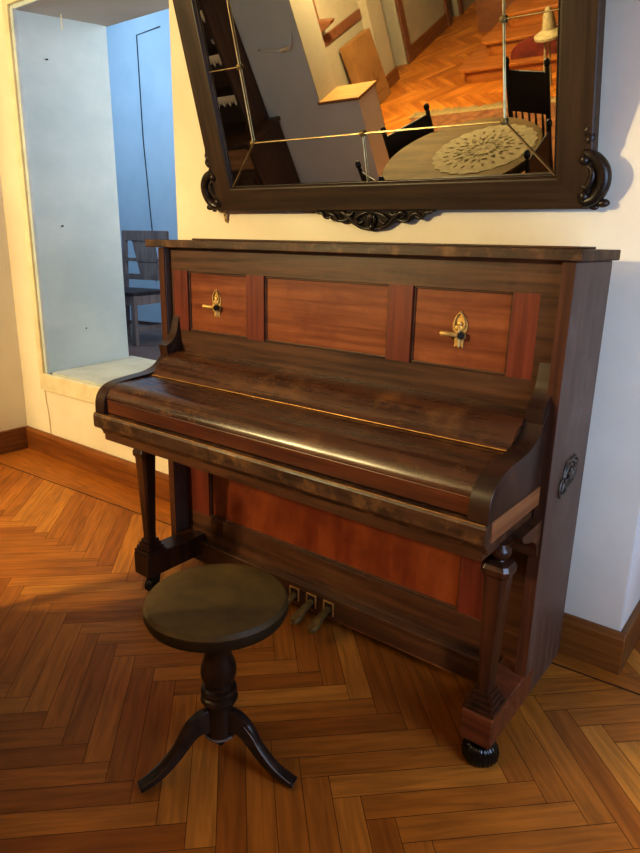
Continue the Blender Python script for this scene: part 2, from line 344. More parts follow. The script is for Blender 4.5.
# floor: herringbone parquet, rows parallel to the piano wall
def build_floor():
    bm = bmesh.new(); uvl = bm.loops.layers.uv.new('UVMap'); cl = bm.faces.layers.float.new('plank')
    L_, W_ = .43, .0665; g = .0007; s2 = math.sqrt(.5)
    def quad(u0, u1, v0, v1, horiz, org, zz=0):
        pts = [(u0+g, v0+g), (u1-g, v0+g), (u1-g, v1-g), (u0+g, v1-g)]
        ws = [(org[0]+(u+v)*s2, org[1]+(-u+v)*s2) for u, v in pts]
        cx = sum(p[0] for p in ws)/4; cy = sum(p[1] for p in ws)/4
        if not (-3.1 < cx < 4.3 and -9.2 < cy < 1.75): return
        if cx < XR-.1 and cy > .35: return
        f = bm.faces.new([bm.verts.new((x, y, zz)) for x, y in ws])
        r1, r2 = random.random()*20, random.random()*20
        f[cl] = random.random()
        for lp, (u, v) in zip(f.loops, pts):
            a, b = (u-u0, v-v0) if horiz else (v-v0, u-u0)
            lp[uvl].uv = (a+r1, b+r2)
    org = (0, -.33)   # centre of A plank row
    T1 = (W_, W_); T2 = (W_-L_, W_+L_)
    for j in range(-4, 17):
        for i in range(-110, 110):
            # shift row back so x stays in range
            u = -T2[0]*j + T1[0]*i; v = -T2[1]*j + T1[1]*i
            x = (u+v)*s2; 
            if not -3.6 < x < 4.8: continue
            cu, cv = u-L_/2, v-W_/2
            yc_ = org[1]+(-(cu+L_/2)+(cv+W_/2))*s2
            ext = .13 if abs(yc_-org[1]) < .02 and x < 1.0 else 0
            quad(cu-ext, cu+L_, cv, cv+W_, True, org, .0004 if ext else 0)
            quad(cu, cu+W_, cv+W_, cv+W_+L_, False, org)
    def flat(pts, mi, col=.5, z=.0012):
        f = bm.faces.new([bm.verts.new((x, y, z)) for x, y in pts]); f.material_index = mi; f[cl] = col
        for lp in f.loops: lp[uvl].uv = (lp.vert.co.x, lp.vert.co.y)
    # dark underlay
    flat([(-3.6, -9.3), (4.3, -9.3), (4.3, 1.9), (-3.6, 1.9)], 1, z=-.0015)
    # border boards along the piano wall, slightly out of square
    e = lambda x: -.052+.058*(x-.0)
    xs = [-2.0, -.95, .25, 1.10, XR+.6]
    for k in range(4):
        a, b = xs[k]+.001, xs[k+1]-.001
        flat([(a, e(a)), (b, e(b)), (b, .125), (a, .125)], 0, [.55, .35, .6, .2][k])
    flat([(-2, e(-2)-.006), (XR+.6, e(XR+.6)-.006), (XR+.6, e(XR+.6)), (-2, e(-2))], 1, z=.0014)
    o = finish('floor', bm, [M['floor'], M['gap']]); o['kind'] = 'structure'
build_floor()
struct('floor_slab', lambda bm: bx(bm, -3.6, 4.3, -9.3, 1.9, -.12, -.01), M['gap'])

# ------------------------------------------------------------ upright piano
XA, XB = .0746, 1.4886; TH = .03
YF = -.310     # front edge of the side panels
PB = -.02
CB = .075
piano = thing('upright_piano', 'old dark brown upright piano with closed lid and faded red panels against the wall', 'piano', (.78, -.3, 0))
piano_off = Vector((-.78, .3, 0))
def pp(name, fn, mat, parent=None, **k):
    o = part(name, fn, mat, None, **k)
    if parent is None: o.parent = piano; o.location = piano_off
    else: o.parent = parent
    return o
pp('side_panel', lambda bm: bx(bm, XA, XA+TH, YF, PB, CB, 1.2165), M['side'], bevel=.003)
side_r = pp('side_panel', lambda bm: bx(bm, XB-TH, XB, YF, PB, CB, 1.2165), M['side'], bevel=.003)
pp('back_board', lambda bm: bx(bm, XA+TH, XB-TH, PB-.03, PB, CB, 1.2165), M['case'])
# lid
lid = pp('lid', lambda bm: bx(bm, .018, 1.504, -.323, -.018, 1.2175, 1.243), M['worn'], bevel=.003)
pp('lid_flap', lambda bm: bx(bm, .075, 1.445, -.16, -.022, 1.2432, 1.249), M['case'], lid, bevel=.002)
for x in (XA, XB-TH): pp('front_edge', lambda bm: bx(bm, x+.0005, x+TH-.0005, YF-.0025, YF+.001, CB+.002, 1.215), M['edgewood'])

# upper front frame: rails and stiles round three panels
FY = -.290
upper = pp('upper_front_frame', lambda bm: (bx(bm, XA+TH, XB-TH, FY, FY+.03, 1.142, 1.2165), bx(bm, XA+TH, XB-TH, FY, FY+.03, .862, .940),
       bx(bm, 1.41, XB-TH, FY, FY+.03, .94, 1.142), bx(bm, XA+TH, .122, FY, FY+.03, .94, 1.142)), M['case'])
for a, b in ((.122, .193), (.470, .5455), (1.0, 1.0735), (1.345, 1.41)):
    st_ = pp('faded_stile', lambda bm: bx(bm, a, b, FY+.0005, FY+.03, .940, 1.142), M['red'], upper)
PAN = [(.193, .470), (.5455, 1.0), (1.0735, 1.345)]
def bead(bm, a, b, z0, z1, y):
    t = .006
    for q in ((a, b, z1-t, z1), (a, b, z0, z0+t), (a, a+t, z0+t, z1-t), (b-t, b, z0+t, z1-t)):
        bx(bm, q[0], q[1], y-.004, y+.01, q[2], q[3])
for i, (a, b) in enumerate(PAN):
    pn = pp('upper_panel', lambda bm: bx(bm, a, b, FY+.010, FY+.026, .940, 1.142), M['panel'])
    pp('panel_bead', lambda bm: bead(bm, a, b, .940, 1.142, FY+.010), M['case'], pn, bevel=.001)
# brass candle sconce plates with broken swivel arms
def sconce(x, z):
    y = FY+.010
    out = [(-.019, .008), (-.020, .026), (-.015, .042), (-.006, .055), (0, .064), (.006, .055), (.015, .042), (.020, .026), (.019, .008),
           (.015, .002), (.017, -.014), (.012, -.020), (.012, -.046), (.006, -.040), (0, -.046), (-.006, -.040), (-.012, -.046), (-.012, -.020), (-.017, -.014), (-.015, .002)]
    s = pp('candle_sconce', lambda bm: prism(bm, [(x+a*1.05, z+b*.86) for a, b in out], XZ, y-.003, y), M['brass'], bevel=.001)
    s['label'] = 'brass candle sconce plate with short broken arm'
    def inner(bm):
        tube(bm, [Vector((x+q[0], y-.006, z+q[1])) for q in smoothpts([(-.013, .012), (-.013, .032), (0, .050), (.013, .032), (.013, .012)])], .002, 6)
        ball(bm, (x, y-.005, z+.022), .008, 1, .4, 1); ball(bm, (x-.007, y-.005, z+.012), .006, 1, .4, 1); ball(bm, (x+.007, y-.005, z+.012), .006, 1, .4, 1)
        tube(bm, [(x, y-.004, z+.022), (x, y-.004, z-.034)], .005, 8)
    pp('relief', inner, M['brass'], s, smooth=60)
    def arm(bm):
        tube(bm, [(x+.004, y-.010, z-.006), (x-.010, y-.022, z-.004), (x-.030, y-.026, z-.003), (x-.040, y-.024, z-.003)], [.0075, .0065, .006, .007], 10)
        tube(bm, [(x, y-.012, z-.016), (x, y-.012, z+.006)], .007, 10)
    pp('swivel_arm', arm, M['brass'], s, smooth=50)
    pp('pivot', lambda bm: (tube(bm, [(x+.004, y-.004, z-.006), (x+.012, y-.018, z-.006)], .009, 10),), M['iron'], s, smooth=50)
sconce(.327, 1.035); sconce(1.211, 1.033)

# fallboard (closed key lid), nose and key slip
AW = .047; KA, KB = .100, 1.470
def fb_section():
    back = smoothpts([(-.288, .868), (-.325, .863), (-.362, .850), (-.392, .828), (-.412, .806), (-.4235, .797)], 5)
    return [(p.x, p.y) for p in back]
def fallback(bm):
    pts = fb_section()+[(-.4235, .77), (-.288, .77)]
    prism(bm, pts, YZ, KA+AW, KB-AW)
pp('fallboard_rear', fallback, M['fall'], smooth=35)
def nose(bm):
    q = smoothpts([(-.530, .7905), (-.562, .788), (-.588, .776), (-.604, .757), (-.608, .743)], 6)
    pts = [(-.4262, .795)]+[(p.x, p.y) for p in q]+[(-.596, .741), (-.4262, .741)]
    prism(bm, pts, YZ, KA+AW, KB-AW)
fl = pp('fallboard', nose, M['fall'], smooth=35)
pp('piano_hinge', lambda bm: tube(bm, [(KA+AW+.004, -.4255, .7975), (KB-AW-.004, -.4255, .7975)], .0017, 8), M['hinge'], fl, smooth=60)
slip = pp('key_slip', lambda bm: bx(bm, KA+AW, KB-AW, -.607, -.56, .698, .741), M['slip'], bevel=.002)
pp('brass_strip', lambda bm: bx(bm, KA+.01, KB-.002, -.6285, -.6262, .6942, .6958), M['hinge'], slip)
# arms beside the keys
def arm_pts(grow=0.0):
    q = smoothpts([(-.318, .890), (-.332, .868), (-.356, .838), (-.388, .815), (-.430, .803), (-.500, .797), (-.552, .791), (-.586, .779), (-.608, .758), (-.618, .730), (-.620, .695)], 5)
    return [(p.x, p.y+grow) for p in q]+[(-.318, .695)]
for x0, x1 in ((KA, KA+AW), (KB-AW, KB)):
    a = pp('arm', lambda bm: prism(bm, arm_pts(), YZ, x0, x1), M['arm'] , smooth=35, bevel=.003)
    # small ogee bracket on top of the arm against the stile
    br = smoothpts([(-.291, .985), (-.297, .960), (-.305, .930), (-.322, .905), (-.352, .888)], 5)
    pp('ogee_bracket', lambda bm: prism(bm, [(p.x, p.y) for p in br]+[(-.345, .850), (-.286, .850), (-.286, .985)], YZ, x0+.003, x1-.003), M['arm'], a, smooth=35)
# key bed with moulding all round
def keybed(bm):
    bx(bm, KA+.015, KB-.015, -.600, -.25, .600, .646)
kb = pp('key_bed', keybed, M['case'])
def mould(bm):
    prism(bm, [(-.600, .644), (-.626, .646), (-.629, .652), (-.629, .686), (-.625, .6945), (-.600, .6945)], YZ, KA-.002, KB+.001)
pp('front_moulding', mould, M['worn'], kb, bevel=.002)
pp('side_moulding', lambda bm: (bx(bm, KB-.02, KB+.003, -.6, -.321, .646, .6945), bx(bm, KB-.05, KB-.02, -.6, -.29, .6465, .694)), M['rail'], kb, bevel=.003)
pp('side_moulding', lambda bm: (bx(bm, KA-.004, KA+.05, -.6, -.29, .6465, .694),), M['worn'], kb, bevel=.003)
pp('under_moulding', lambda bm: prism(bm, [(-.596, .646), (-.612, .645), (-.606, .636), (-.600, .626), (-.598, .618), (-.570, .616), (-.570, .646)], YZ, KA+.004, KB-.004), M['worn'], kb, smooth=30)

# lower front: frame, panel, plinth
LY = -.250
lower = pp('lower_front_frame', lambda bm: (bx(bm, XA+TH, XB-TH, LY, LY+.03, .455, .602), bx(bm, XA+TH, XB-TH, LY, LY+.03, .130, .235),
          bx(bm, 1.36, XB-TH, LY, LY+.03, .235, .455)), M['case'], bevel=.001)
for a, b in ((XA+TH, .226), (1.255, 1.36)): pp('faded_stile', lambda bm: bx(bm, a, b, LY+.0005, LY+.03, .235, .4549), M['red'], lower)
lp_ = pp('lower_panel', lambda bm: bx(bm, .226, 1.255, LY+.014, LY+.028, .235, .455), M['panelz'])
pp('panel_bead', lambda bm: bead(bm, .226, 1.255, .235, .455, LY+.010), M['case'], lp_, bevel=.001)
plinth = pp('plinth_board', lambda bm: (bx(bm, XA+TH, XB-TH, -.272, LY+.03, .048, .128), bx(bm, XA+TH, XB-TH, -.280, LY, .118, .132)), M['case'], bevel=.003)
pp('worn_lower_edge', lambda bm: bx(bm, XA+TH, XB-TH, -.2735, -.262, .046, .051), M['rail'], plinth)
pp('bottom_board', lambda bm: bx(bm, XA+TH, XB-TH, LY+.03, PB-.03, .078, .10), M['case'])
for i, xp in enumerate((.668, .742, .815)):
    ped = pp('pedal', lambda bm: None, M['brassdull']) if False else None
    def pedal(bm):
        out = [(-.011, .03), (-.009, -.015), (-.012, -.045), (-.017, -.07), (-.0185, -.088), (-.014, -.103), (-.005, -.110), (.005, -.110), (.014, -.103), (.0185, -.088), (.017, -.07), (.012, -.045), (.009, -.015), (.011, .03)]
        A = []
        for z_, s in ((.0, .92), (.004, 1.0), (.010, 1.0), (.015, .8)):
            A.append([bm.verts.new((xp+.010*(-(q[1]))/.11+q[0]*s, -.275+q[1], .074+z_-.022*min(1, max(0, -q[1]/.1))**1.3)) for q in out])
        n = len(out)
        for k in range(3):
            for j in range(n): bm.faces.new((A[k][j], A[k][(j+1) % n], A[k+1][(j+1) % n], A[k+1][j]))
        bm.faces.new(A[0]); bm.faces.new(A[-1])
    ped = pp('pedal', pedal, M['brassdull'], smooth=50)
    def esc(bm):
        t = .004
        bx(bm, xp-.021, xp+.021, -.2765, -.272, .104, .104+t); bx(bm, xp-.021, xp-.021+t, -.2765, -.272, .060, .104); bx(bm, xp+.021-t, xp+.021, -.2765, -.272, .060, .104)
    e_ = pp('escutcheon', esc, M['brass'], ped)
    pp('slot', lambda bm: bx(bm, xp-.017, xp+.017, -.2730, -.2715, .060, .104), M['gap'], ped)

# toes, legs, castors
def leg_at(x0, x1, side):
    cx = (x0+x1)/2; yc = -.478; hw = (x1-x0)/2
    toe = pp('toe_block', lambda bm: bx(bm, x0, x1, -.522, LY-.002, .076, .160), M['leg'] if side < 0 else M['slip'], bevel=.004)
    if side > 0: toe.data.materials.clear(); toe.data.materials.append(M['leg2'])
    def leg(bm):
        # stepped foot
        for k, (h, z0, z1) in enumerate(((.040, .160, .172), (.034, .172, .184), (.028, .184, .197), (.0225, .197, .210))):
            bx(bm, cx-h, cx+h, yc-h, yc+h, z0, z1)
        # tapering eight sided shaft
        def ring(h, z, c=.32):
            k = h*c
            return [bm.verts.new((cx+a, yc+b, z)) for a, b in ((-h+k, -h), (h-k, -h), (h, -h+k), (h, h-k), (h-k, h), (-h+k, h), (-h, h-k), (-h, -h+k))]
        rs = [ring(h, z) for h, z in ((.018, .210), (.0175, .225), (.0275, .500), (.0285, .520), (.034, .527), (.035, .540), (.030, .552), (.016, .556))]
        for a, b in zip(rs, rs[1:]):
            for i in range(8): bm.faces.new((a[i], a[(i+1) % 8], b[(i+1) % 8], b[i]))
        bm.faces.new(rs[0]); bm.faces.new(rs[-1])
    lg = pp('leg', leg, M['leg'], bevel=.0015)
    def top(bm):
        prof = [(.016, .553), (.014, .558), (.017, .562), (.0235, .570), (.0255, .578), (.0235, .587), (.016, .593), (.015, .597), (.024, .601), (.027, .606)]
        lathe(bm, prof, cx, yc, 24)
    pp('turned_ball', top, M['leg'], lg, smooth=40)
    # shaped corbel under the key bed
    cor2 = smoothpts([(-.44, .600), (-.425, .586), (-.395, .575), (-.36, .565), (-.335, .545), (-.322, .510)], 5)
    pp('corbel', lambda bm: (prism(bm, [(p.x, p.y) for p in cor2]+[(-.25, .510), (-.25, .606), (-.44, .606)], YZ, x0+.004, x1-.006),), M['case'], smooth=35)
    cy = -.474
    if side > 0:
        def cup(bm):
            lathe(bm, [(.012, .0), (.036, .001), (.045, .010), (.0475, .024), (.044, .040), (.034, .052), (.020, .058), (.012, .060)], cx-.0, cy, 96, 24, .07)
        cs = pp('castor', cup, M['black'], smooth=60)
        cs['label'] = 'fluted shiny black castor'
        pp('castor_stem', lambda bm: tube(bm, [(cx, cy, .05), (cx, cy, .077)], .012, 12), M['iron'], cs, smooth=60)
    else:
        cs = pp('castor', lambda bm: tube(bm, [(cx-.014, cy-.01, .026), (cx+.014, cy-.002, .026)], .026, 24), M['iron'], smooth=50)
        pp('castor_horn', lambda bm: (hexa(bm, [(cx-.020, cy-.012, .024), (cx-.015, cy-.012, .024), (cx-.015, cy+.012, .024), (cx-.020, cy+.012, .024), (cx-.020, cy-.02, .070), (cx-.015, cy-.02, .070), (cx-.015, cy+.02, .070), (cx-.020, cy+.02, .070)]),
            hexa(bm, [(cx+.015, cy-.012, .024), (cx+.020, cy-.012, .024), (cx+.020, cy+.012, .024), (cx+.015, cy+.012, .024), (cx+.015, cy-.02, .070), (cx+.020, cy-.02, .070), (cx+.020, cy+.02, .070), (cx+.015, cy+.02, .070)]),
            tube(bm, [(cx, cy, .054), (cx, cy, .0765)], .024, 16)), M['iron'], cs)
M['leg2'] = noise_mat('reddish_toe_wood', srgb(92, 48, 28), srgb(128, 76, 48), GX, .38, third=srgb(80, 30, 16), third_scale=8, bump=.1)
leg_at(.120, .200, -1); leg_at(1.409, 1.489, 1)
for xb in (.14, 1.42):
    cs = pp('rear_castor', lambda bm: tube(bm, [(xb-.014, -.075, .026), (xb+.014, -.075, .026)], .026, 20), M['iron'], smooth=50)
    pp('castor_horn', lambda bm: tube(bm, [(xb, -.075, .05), (xb, -.075, .078)], .022, 12), M['iron'], cs)
# carved handle on the right side
def handle(bm):
    X0 = XB; cyy, cz = -.172, .686
    out = [(-.060, -.026), (-.048, -.046), (-.020, -.040), (.010, -.030), (.045, -.020), (.058, .004), (.056, .034), (.036, .042), (.010, .038), (-.018, .040), (-.034, .026), (-.040, .004), (-.056, -.008)]
    P = smoothpts([(cyy+a, cz+b) for a, b in out+[out[0]]], 4)
    tube(bm, [(X0+.002, p.x, p.y) for p in P], .0045, 8)
    for a in ([(-.045, -.030), (-.02, -.02), (.01, -.008), (.04, -.004)], [(-.030, .0), (-.018, .022), (.004, .030), (.018, .016), (.006, .002), (-.008, .010)],
              [(.020, .034), (.040, .028), (.048, .008), (.034, -.006)], [(-.044, -.034), (-.034, -.014), (-.012, -.008)], [(.0, -.022), (.022, -.012), (.030, .008), (.020, .02)]):
        P = smoothpts(a, 4); n = len(P)
        tube(bm, [(X0+.003, cyy+p.x, cz+p.y) for p in P], [.003+.003*math.sin(PI*i/(n-1)) for i in range(n)], 8)
h = pp('carved_handle', handle, M['carve'], side_r, smooth=50)
h['label'] = 'carved dark relief handle'
pp('recess', lambda bm: prism(bm, [(p.x, p.y) for p in smoothpts([(-.222, .660), (-.195, .652), (-.13, .665), (-.118, .69), (-.122, .716), (-.16, .722), (-.19, .716), (-.208, .69), (-.222, .660)], 3)][:-1], YZ, XB-.001, XB+.0012), M['iron'], h)

# ------------------------------------------------------------ piano stool
SC = Vector((.950, -.892, 0))
stool = thing('piano_stool', 'round stool with olive leather seat and turned pedestal in front of the piano', 'stool', SC)
part('seat', lambda bm: lathe(bm, [(.02, .468), (.09, .4672), (.135, .4645), (.158, .4595), (.1650, .450), (.1640, .446)][::-1], 0, 0, 64), M['seat'], stool, smooth=40)
part('seat_rim', lambda bm: lathe(bm, [(.10, .414), (.152, .416), (.161, .422), (.1658, .434), (.1650, .4465), (.12, .4466)], 0, 0, 64), M['seatrim'], stool, smooth=40)
def column(bm):
    lathe(bm, [(.05, .417), (.052, .408), (.046, .401), (.037, .396), (.034, .385), (.036, .372), (.044, .360), (.0455, .350), (.043, .342), (.036, .333), (.032, .320), (.0335, .300),
               (.040, .285), (.0425, .270), (.0425, .256), (.038, .240), (.033, .230), (.034, .224), (.0415, .220), (.044, .212), (.0415, .205), (.037, .202), (.0435, .197), (.0455, .189), (.042, .182),
               (.033, .178), (.0325, .10), (.036, .094), (.0365, .088), (.030, .083), (.014, .078), (.009, .070), (.012, .063), (.012, .057), (.007, .050), (.002, .047)], 0, 0, 40)
part('column', column, M['stool'], stool, smooth=35)
part('pale_ring', lambda bm: lathe(bm, [(.034, .0925), (.0385, .0915), (.0385, .087), (.034, .086)], 0, 0, 40), M['edge'], stool, smooth=35)  # pale ring round the lower rim of the column
def stool_leg(bm):
    P = smoothpts([(.022, .132), (.050, .132), (.076, .116), (.098, .086), (.126, .054), (.160, .028), (.202, .012)], 5)
    T = [.066, .056, .040, .028, .023, .018, .012]
    n = len(P)
    sec = []
    for i, p in enumerate(P):
        t = (P[min(i+1, n-1)]-P[max(i-1, 0)]); t = Vector((t.x, t.y)).normalized(); nn = Vector((-t.y, t.x))
        k = i/(n-1)*(len(T)-1); j = min(int(k), len(T)-2); th = T[j]+(T[j+1]-T[j])*(k-j)
        hw = .0125+.002*(i/(n-1))
        c = Vector((p.x, p.y))
        sec.append([bm.verts.new((c.x+nn.x*a, b, c.y+nn.y*a)) for a, b in ((th/2, -hw*.6), (th/2, hw*.6), (th*.35, hw), (-th/2, hw), (-th/2, -hw), (th*.35, -hw))])
    for a, b in zip(sec, sec[1:]):
        for i in range(6): bm.faces.new((a[i], a[(i+1) % 6], b[(i+1) % 6], b[i]))
    bm.faces.new(sec[0]); bm.faces.new(sec[-1])
    zmin = min(v.co.z for v in bm.verts)
    for v in bm.verts:
        if v.co.z < .002 : v.co.z = .0
for a in (-113, 15, 132):
    lg = part('leg', stool_leg, M['stoolleg'], stool, smooth=50); lg.rotation_euler.z = math.radians(a)
    def edge_glint(bm):  # highlight along the leg edge, built as a pale line
        P = smoothpts([(.074, .139), (.096, .115), (.112, .089), (.138, .060), (.168, .037), (.204, .018)], 4)
        tube(bm, [(p.x, -.0125, p.y-.004) for p in P], .0018, 6)
    ww = part('edge_highlight', edge_glint, M['edge'], lg, smooth=50)

# ------------------------------------------------------------ mirror
MO = Vector((-.0285, .070, 1.3525)); th, ph, ya = .2845, -.0054, .0141
mx_ = Vector((math.cos(ya), math.sin(ya), 0)); mu = Vector((math.sin(th)*math.sin(ya), -math.sin(th)*math.cos(ya), math.cos(th)))
X2 = (mx_*math.cos(ph)+mu*math.sin(ph)).normalized(); U2 = (-mx_*math.sin(ph)+mu*math.cos(ph)); U2 = (U2-X2*U2.dot(X2)).normalized()
N2 = X2.cross(U2)
mir = thing('wall_mirror', 'large dark framed mirror with gilt rods leaning forward on the wall above the piano', 'mirror')
mir.matrix_world = Matrix(((X2.x, -N2.x, U2.x, MO.x), (X2.y, -N2.y, U2.y, MO.y), (X2.z, -N2.z, U2.z, MO.z), (0, 0, 0, 1)))
WD, BS, BB, HT = 1.4099, .0983, .0876, .9475
IT = HT-.0876
def fr_h(z0, z1, flip):
    def f(bm):
        prof = [(0, .048), (0, .003), (.003, 0), (.078, 0), (.082, .001), (.0876, .014), (.0876, .048)]
        pts = [(d, (z0+t) if not flip else (z1-t)) for t, d in prof]
        k = 1.12
        A = [bm.verts.new((0 if False else (t*0+0), d, zz)) for (d, zz), (t, _) in zip(pts, prof)]
        B = [bm.verts.new((WD, d, zz)) for d, zz in pts]
        # mitre
        for v, (t, _) in zip(A, prof): v.co.x = t*k
        for v, (t, _) in zip(B, prof): v.co.x = WD-t*k
        n = len(A)
        for i in range(n): bm.faces.new((A[i], A[(i+1) % n], B[(i+1) % n], B[i]))
        bm.faces.new(A); bm.faces.new(B)
    return f
def fr_v(flip):
    def f(bm):
        prof = [(0, .048), (0, .003), (.003, 0), (.078, 0), (.082, .001), (.0876, .014), (.0876, .048)]
        k = 1.12
        A = [bm.verts.new(((WD-t*k) if flip else t*k, d, t)) for t, d in prof]; B = [bm.verts.new(((WD-t*k) if flip else t*k, d, HT-t)) for t, d in prof]
        n = len(A)
        for i in range(n): bm.faces.new((A[i], A[(i+1) % n], B[(i+1) % n], B[i]))
        bm.faces.new(A); bm.faces.new(B)
    return f
part('frame_rail', fr_h(0, BB, False), M['frame'], mir); part('frame_rail', fr_h(IT, HT, True), M['frame'], mir)
part('frame_stile', fr_v(False), M['framez'], mir); part('frame_stile', fr_v(True), M['framez'], mir)
part('backing', lambda bm: bx(bm, .03, WD-.03, .024, .040, .03, HT-.03), M['cab'], mir)
part('glass', lambda bm: bx(bm, BS-.01, WD-BS+.01, .015, .0195, BB-.01, IT+.01), M['mirror'], mir)
RA, RC = .2405, .2336; RT = HT-RC
rod_y = .010
def rod(a, b, r=.0023): return part('gilt_rod', lambda bm: tube(bm, [(a[0], rod_y, a[1]), (b[0], rod_y, b[1])], r, 8), M['gilt'], mir, smooth=60)
rod((RA, RC), (RA, RT)); rod((WD-RA, RC), (WD-RA, RT)); rod((RA, RC), (WD-RA, RC)); rod((RA, RT), (WD-RA, RT))
for s in (0, 1):
    xi = WD-RA if s else RA; xo = WD-BS if s else BS
    rod((xi, .4737), (xo, .4737), .0018)
    rod((xi, RC), (xo, BB), .0018); rod((xi, RT), (xo, IT), .0018)
rod((WD/2, RC), (WD/2, BB), .0018); rod((WD/2, RT), (WD/2, IT), .0018)
for x, z in ((RA, RC), (WD-RA, RC), (RA, .4737), (WD-RA, .4737), (WD/2, RC), (RA, RT), (WD-RA, RT), (WD/2, RT)):
    part('rosette', lambda bm: (ball(bm, (x, rod_y-.003, z), .0095, 1, .5, 1), ball(bm, (x, rod_y-.009, z), .0042)), M['brassdull'], mir, smooth=60)
# narrow bead next to the glass
part('inner_bead', lambda bm: [tube(bm, [a, b], .0028, 6) for a, b in (((BS, .012, BB), (WD-BS, .012, BB)), ((BS, .012, BB), (BS, .012, IT)), ((WD-BS, .012, BB), (WD-BS, .012, IT)), ((BS, .012, IT), (WD-BS, .012, IT)))], M['bead'], mir, smooth=60)
# corner scrolls
def scroll(flip):
    def f(bm):
        fx = (lambda u: WD-(u+.016 if u < 0 else u)-.004) if flip else (lambda u: u+.008 if u < 0 else u)
        P = smoothpts([(.018, .122), (.006, .140), (-.012, .138), (-.034, .124), (-.050, .100), (-.053, .072), (-.044, .044), (-.026, .024), (.0, .018), (.018, .028), (.016, .042)], 5); n = len(P)
        tube(bm, [(fx(p.x), .004, p.y) for p in P], [.009+.009*math.sin(PI*i/(n-1)) for i in range(n)], 12, flat=1)
        P = smoothpts([(.020, .060), (-.005, .052), (-.020, .074), (-.022, .098), (-.008, .112)], 4); n = len(P)
        tube(bm, [(fx(p.x), .004, p.y) for p in P], [.004+.007*math.sin(PI*i/(n-1)) for i in range(n)], 10)
        ball(bm, (fx(.014), -.002, .126), .013, 1, .8, 1); ball(bm, (fx(.012), -.002, .034), .014, 1, .8, 1)
        ball(bm, (fx(-.052), .008, .014), .014, 1.3, .8, .8); ball(bm, (fx(-.030), .008, .004), .010, 1.3, .8, .8)
        # slender top with two lumps
        P = smoothpts([(.004, .300), (.002, .240), (.000, .215), (-.010, .205), (-.002, .192), (-.014, .180), (-.004, .165), (.002, .150)], 4); n = len(P)
        tube(bm, [(fx(p.x), .010, p.y) for p in P], [.003+.009*min(1, i/(n*.5))*(1 if i < n*.8 else .7) for i in range(n)], 10)
        # filler body
        prism(bm, [(fx(a), b) for a, b in ((.01, .15), (-.012, .136), (-.036, .118), (-.046, .09), (-.044, .06), (-.030, .032), (.0, .012), (.02, .01), (.02, .15))], XZ, .006, .040)
    return f
part('scroll_ornament', scroll(False), M['carvewood'], mir, smooth=60); part('scroll_ornament', scroll(True), M['carvewood'], mir, smooth=60)
def crest(bm):
    out = [(.470, .004), (.478, -.008), (.492, -.010), (.505, -.024), (.520, -.028), (.536, -.018), (.548, -.026), (.565, -.040), (.583, -.044), (.600, -.034), (.612, -.036), (.632, -.052), (.655, -.062), (.680, -.067),
           (.708, -.072), (.735, -.067), (.760, -.062), (.783, -.048), (.800, -.034), (.815, -.036), (.832, -.044), (.850, -.040), (.866, -.026), (.880, -.030), (.896, -.028), (.912, -.012), (.926, -.014), (.940, -.008), (.946, .004)]
    prism(bm, out, XZ, .012, .040)
    cx = .708
    for s in (-1, 1):
        for a, r in (([(.0, -.062), (.035, -.060), (.065, -.046), (.092, -.022), (.115, -.008), (.128, -.016), (.120, -.026)], .007),
                     ([(.098, -.030), (.118, -.036), (.140, -.034), (.152, -.018), (.170, -.012), (.186, -.022), (.178, -.03)], .006),
                     ([(.165, -.020), (.188, -.026), (.202, -.010), (.222, -.008), (.232, -.002)], .005),
                     ([(.012, -.008), (.04, -.014), (.062, -.030), (.05, -.044), (.034, -.036)], .006),
                     ([(.0, -.05), (.012, -.035), (.010, -.016)], .006), ([(.07, -.008), (.085, -.018), (.098, -.008)], .006)):
            P = smoothpts([(cx+s*p[0], p[1]) for p in a], 4); n = len(P)
            tube(bm, [(p.x, .008, p.y) for p in P], [r*(.45+.75*math.sin(PI*i/(n-1))) for i in range(n)], 8)
    ball(bm, (cx, .004, -.056), .012, 1, .8, 1); ball(bm, (cx, .004, -.024), .010, 1, .8, 1.4)
part('crest_ornament', crest, M['carvewood'], mir, smooth=60)
# little metal plates hanging below the lower corners
def plate(x):
    return part('hanging_plate', lambda bm: (prism(bm, [(x-.0065, .015), (x-.0065, -.046), (x-.003, -.052), (x+.003, -.052), (x+.0065, -.046), (x+.0065, .015)], XZ, .030, .033)), M['plate'], mir)
p_ = plate(.004); p2 = plate(WD+.012)
for q, x in ((p_, .004), (p2, WD+.012)):
    part('screw', lambda bm: (ball(bm, (x, .0295, -.042), .0032, 1, .5, 1), ball(bm, (x, .0295, -.022), .0032, 1, .5, 1)), M['iron'], q)

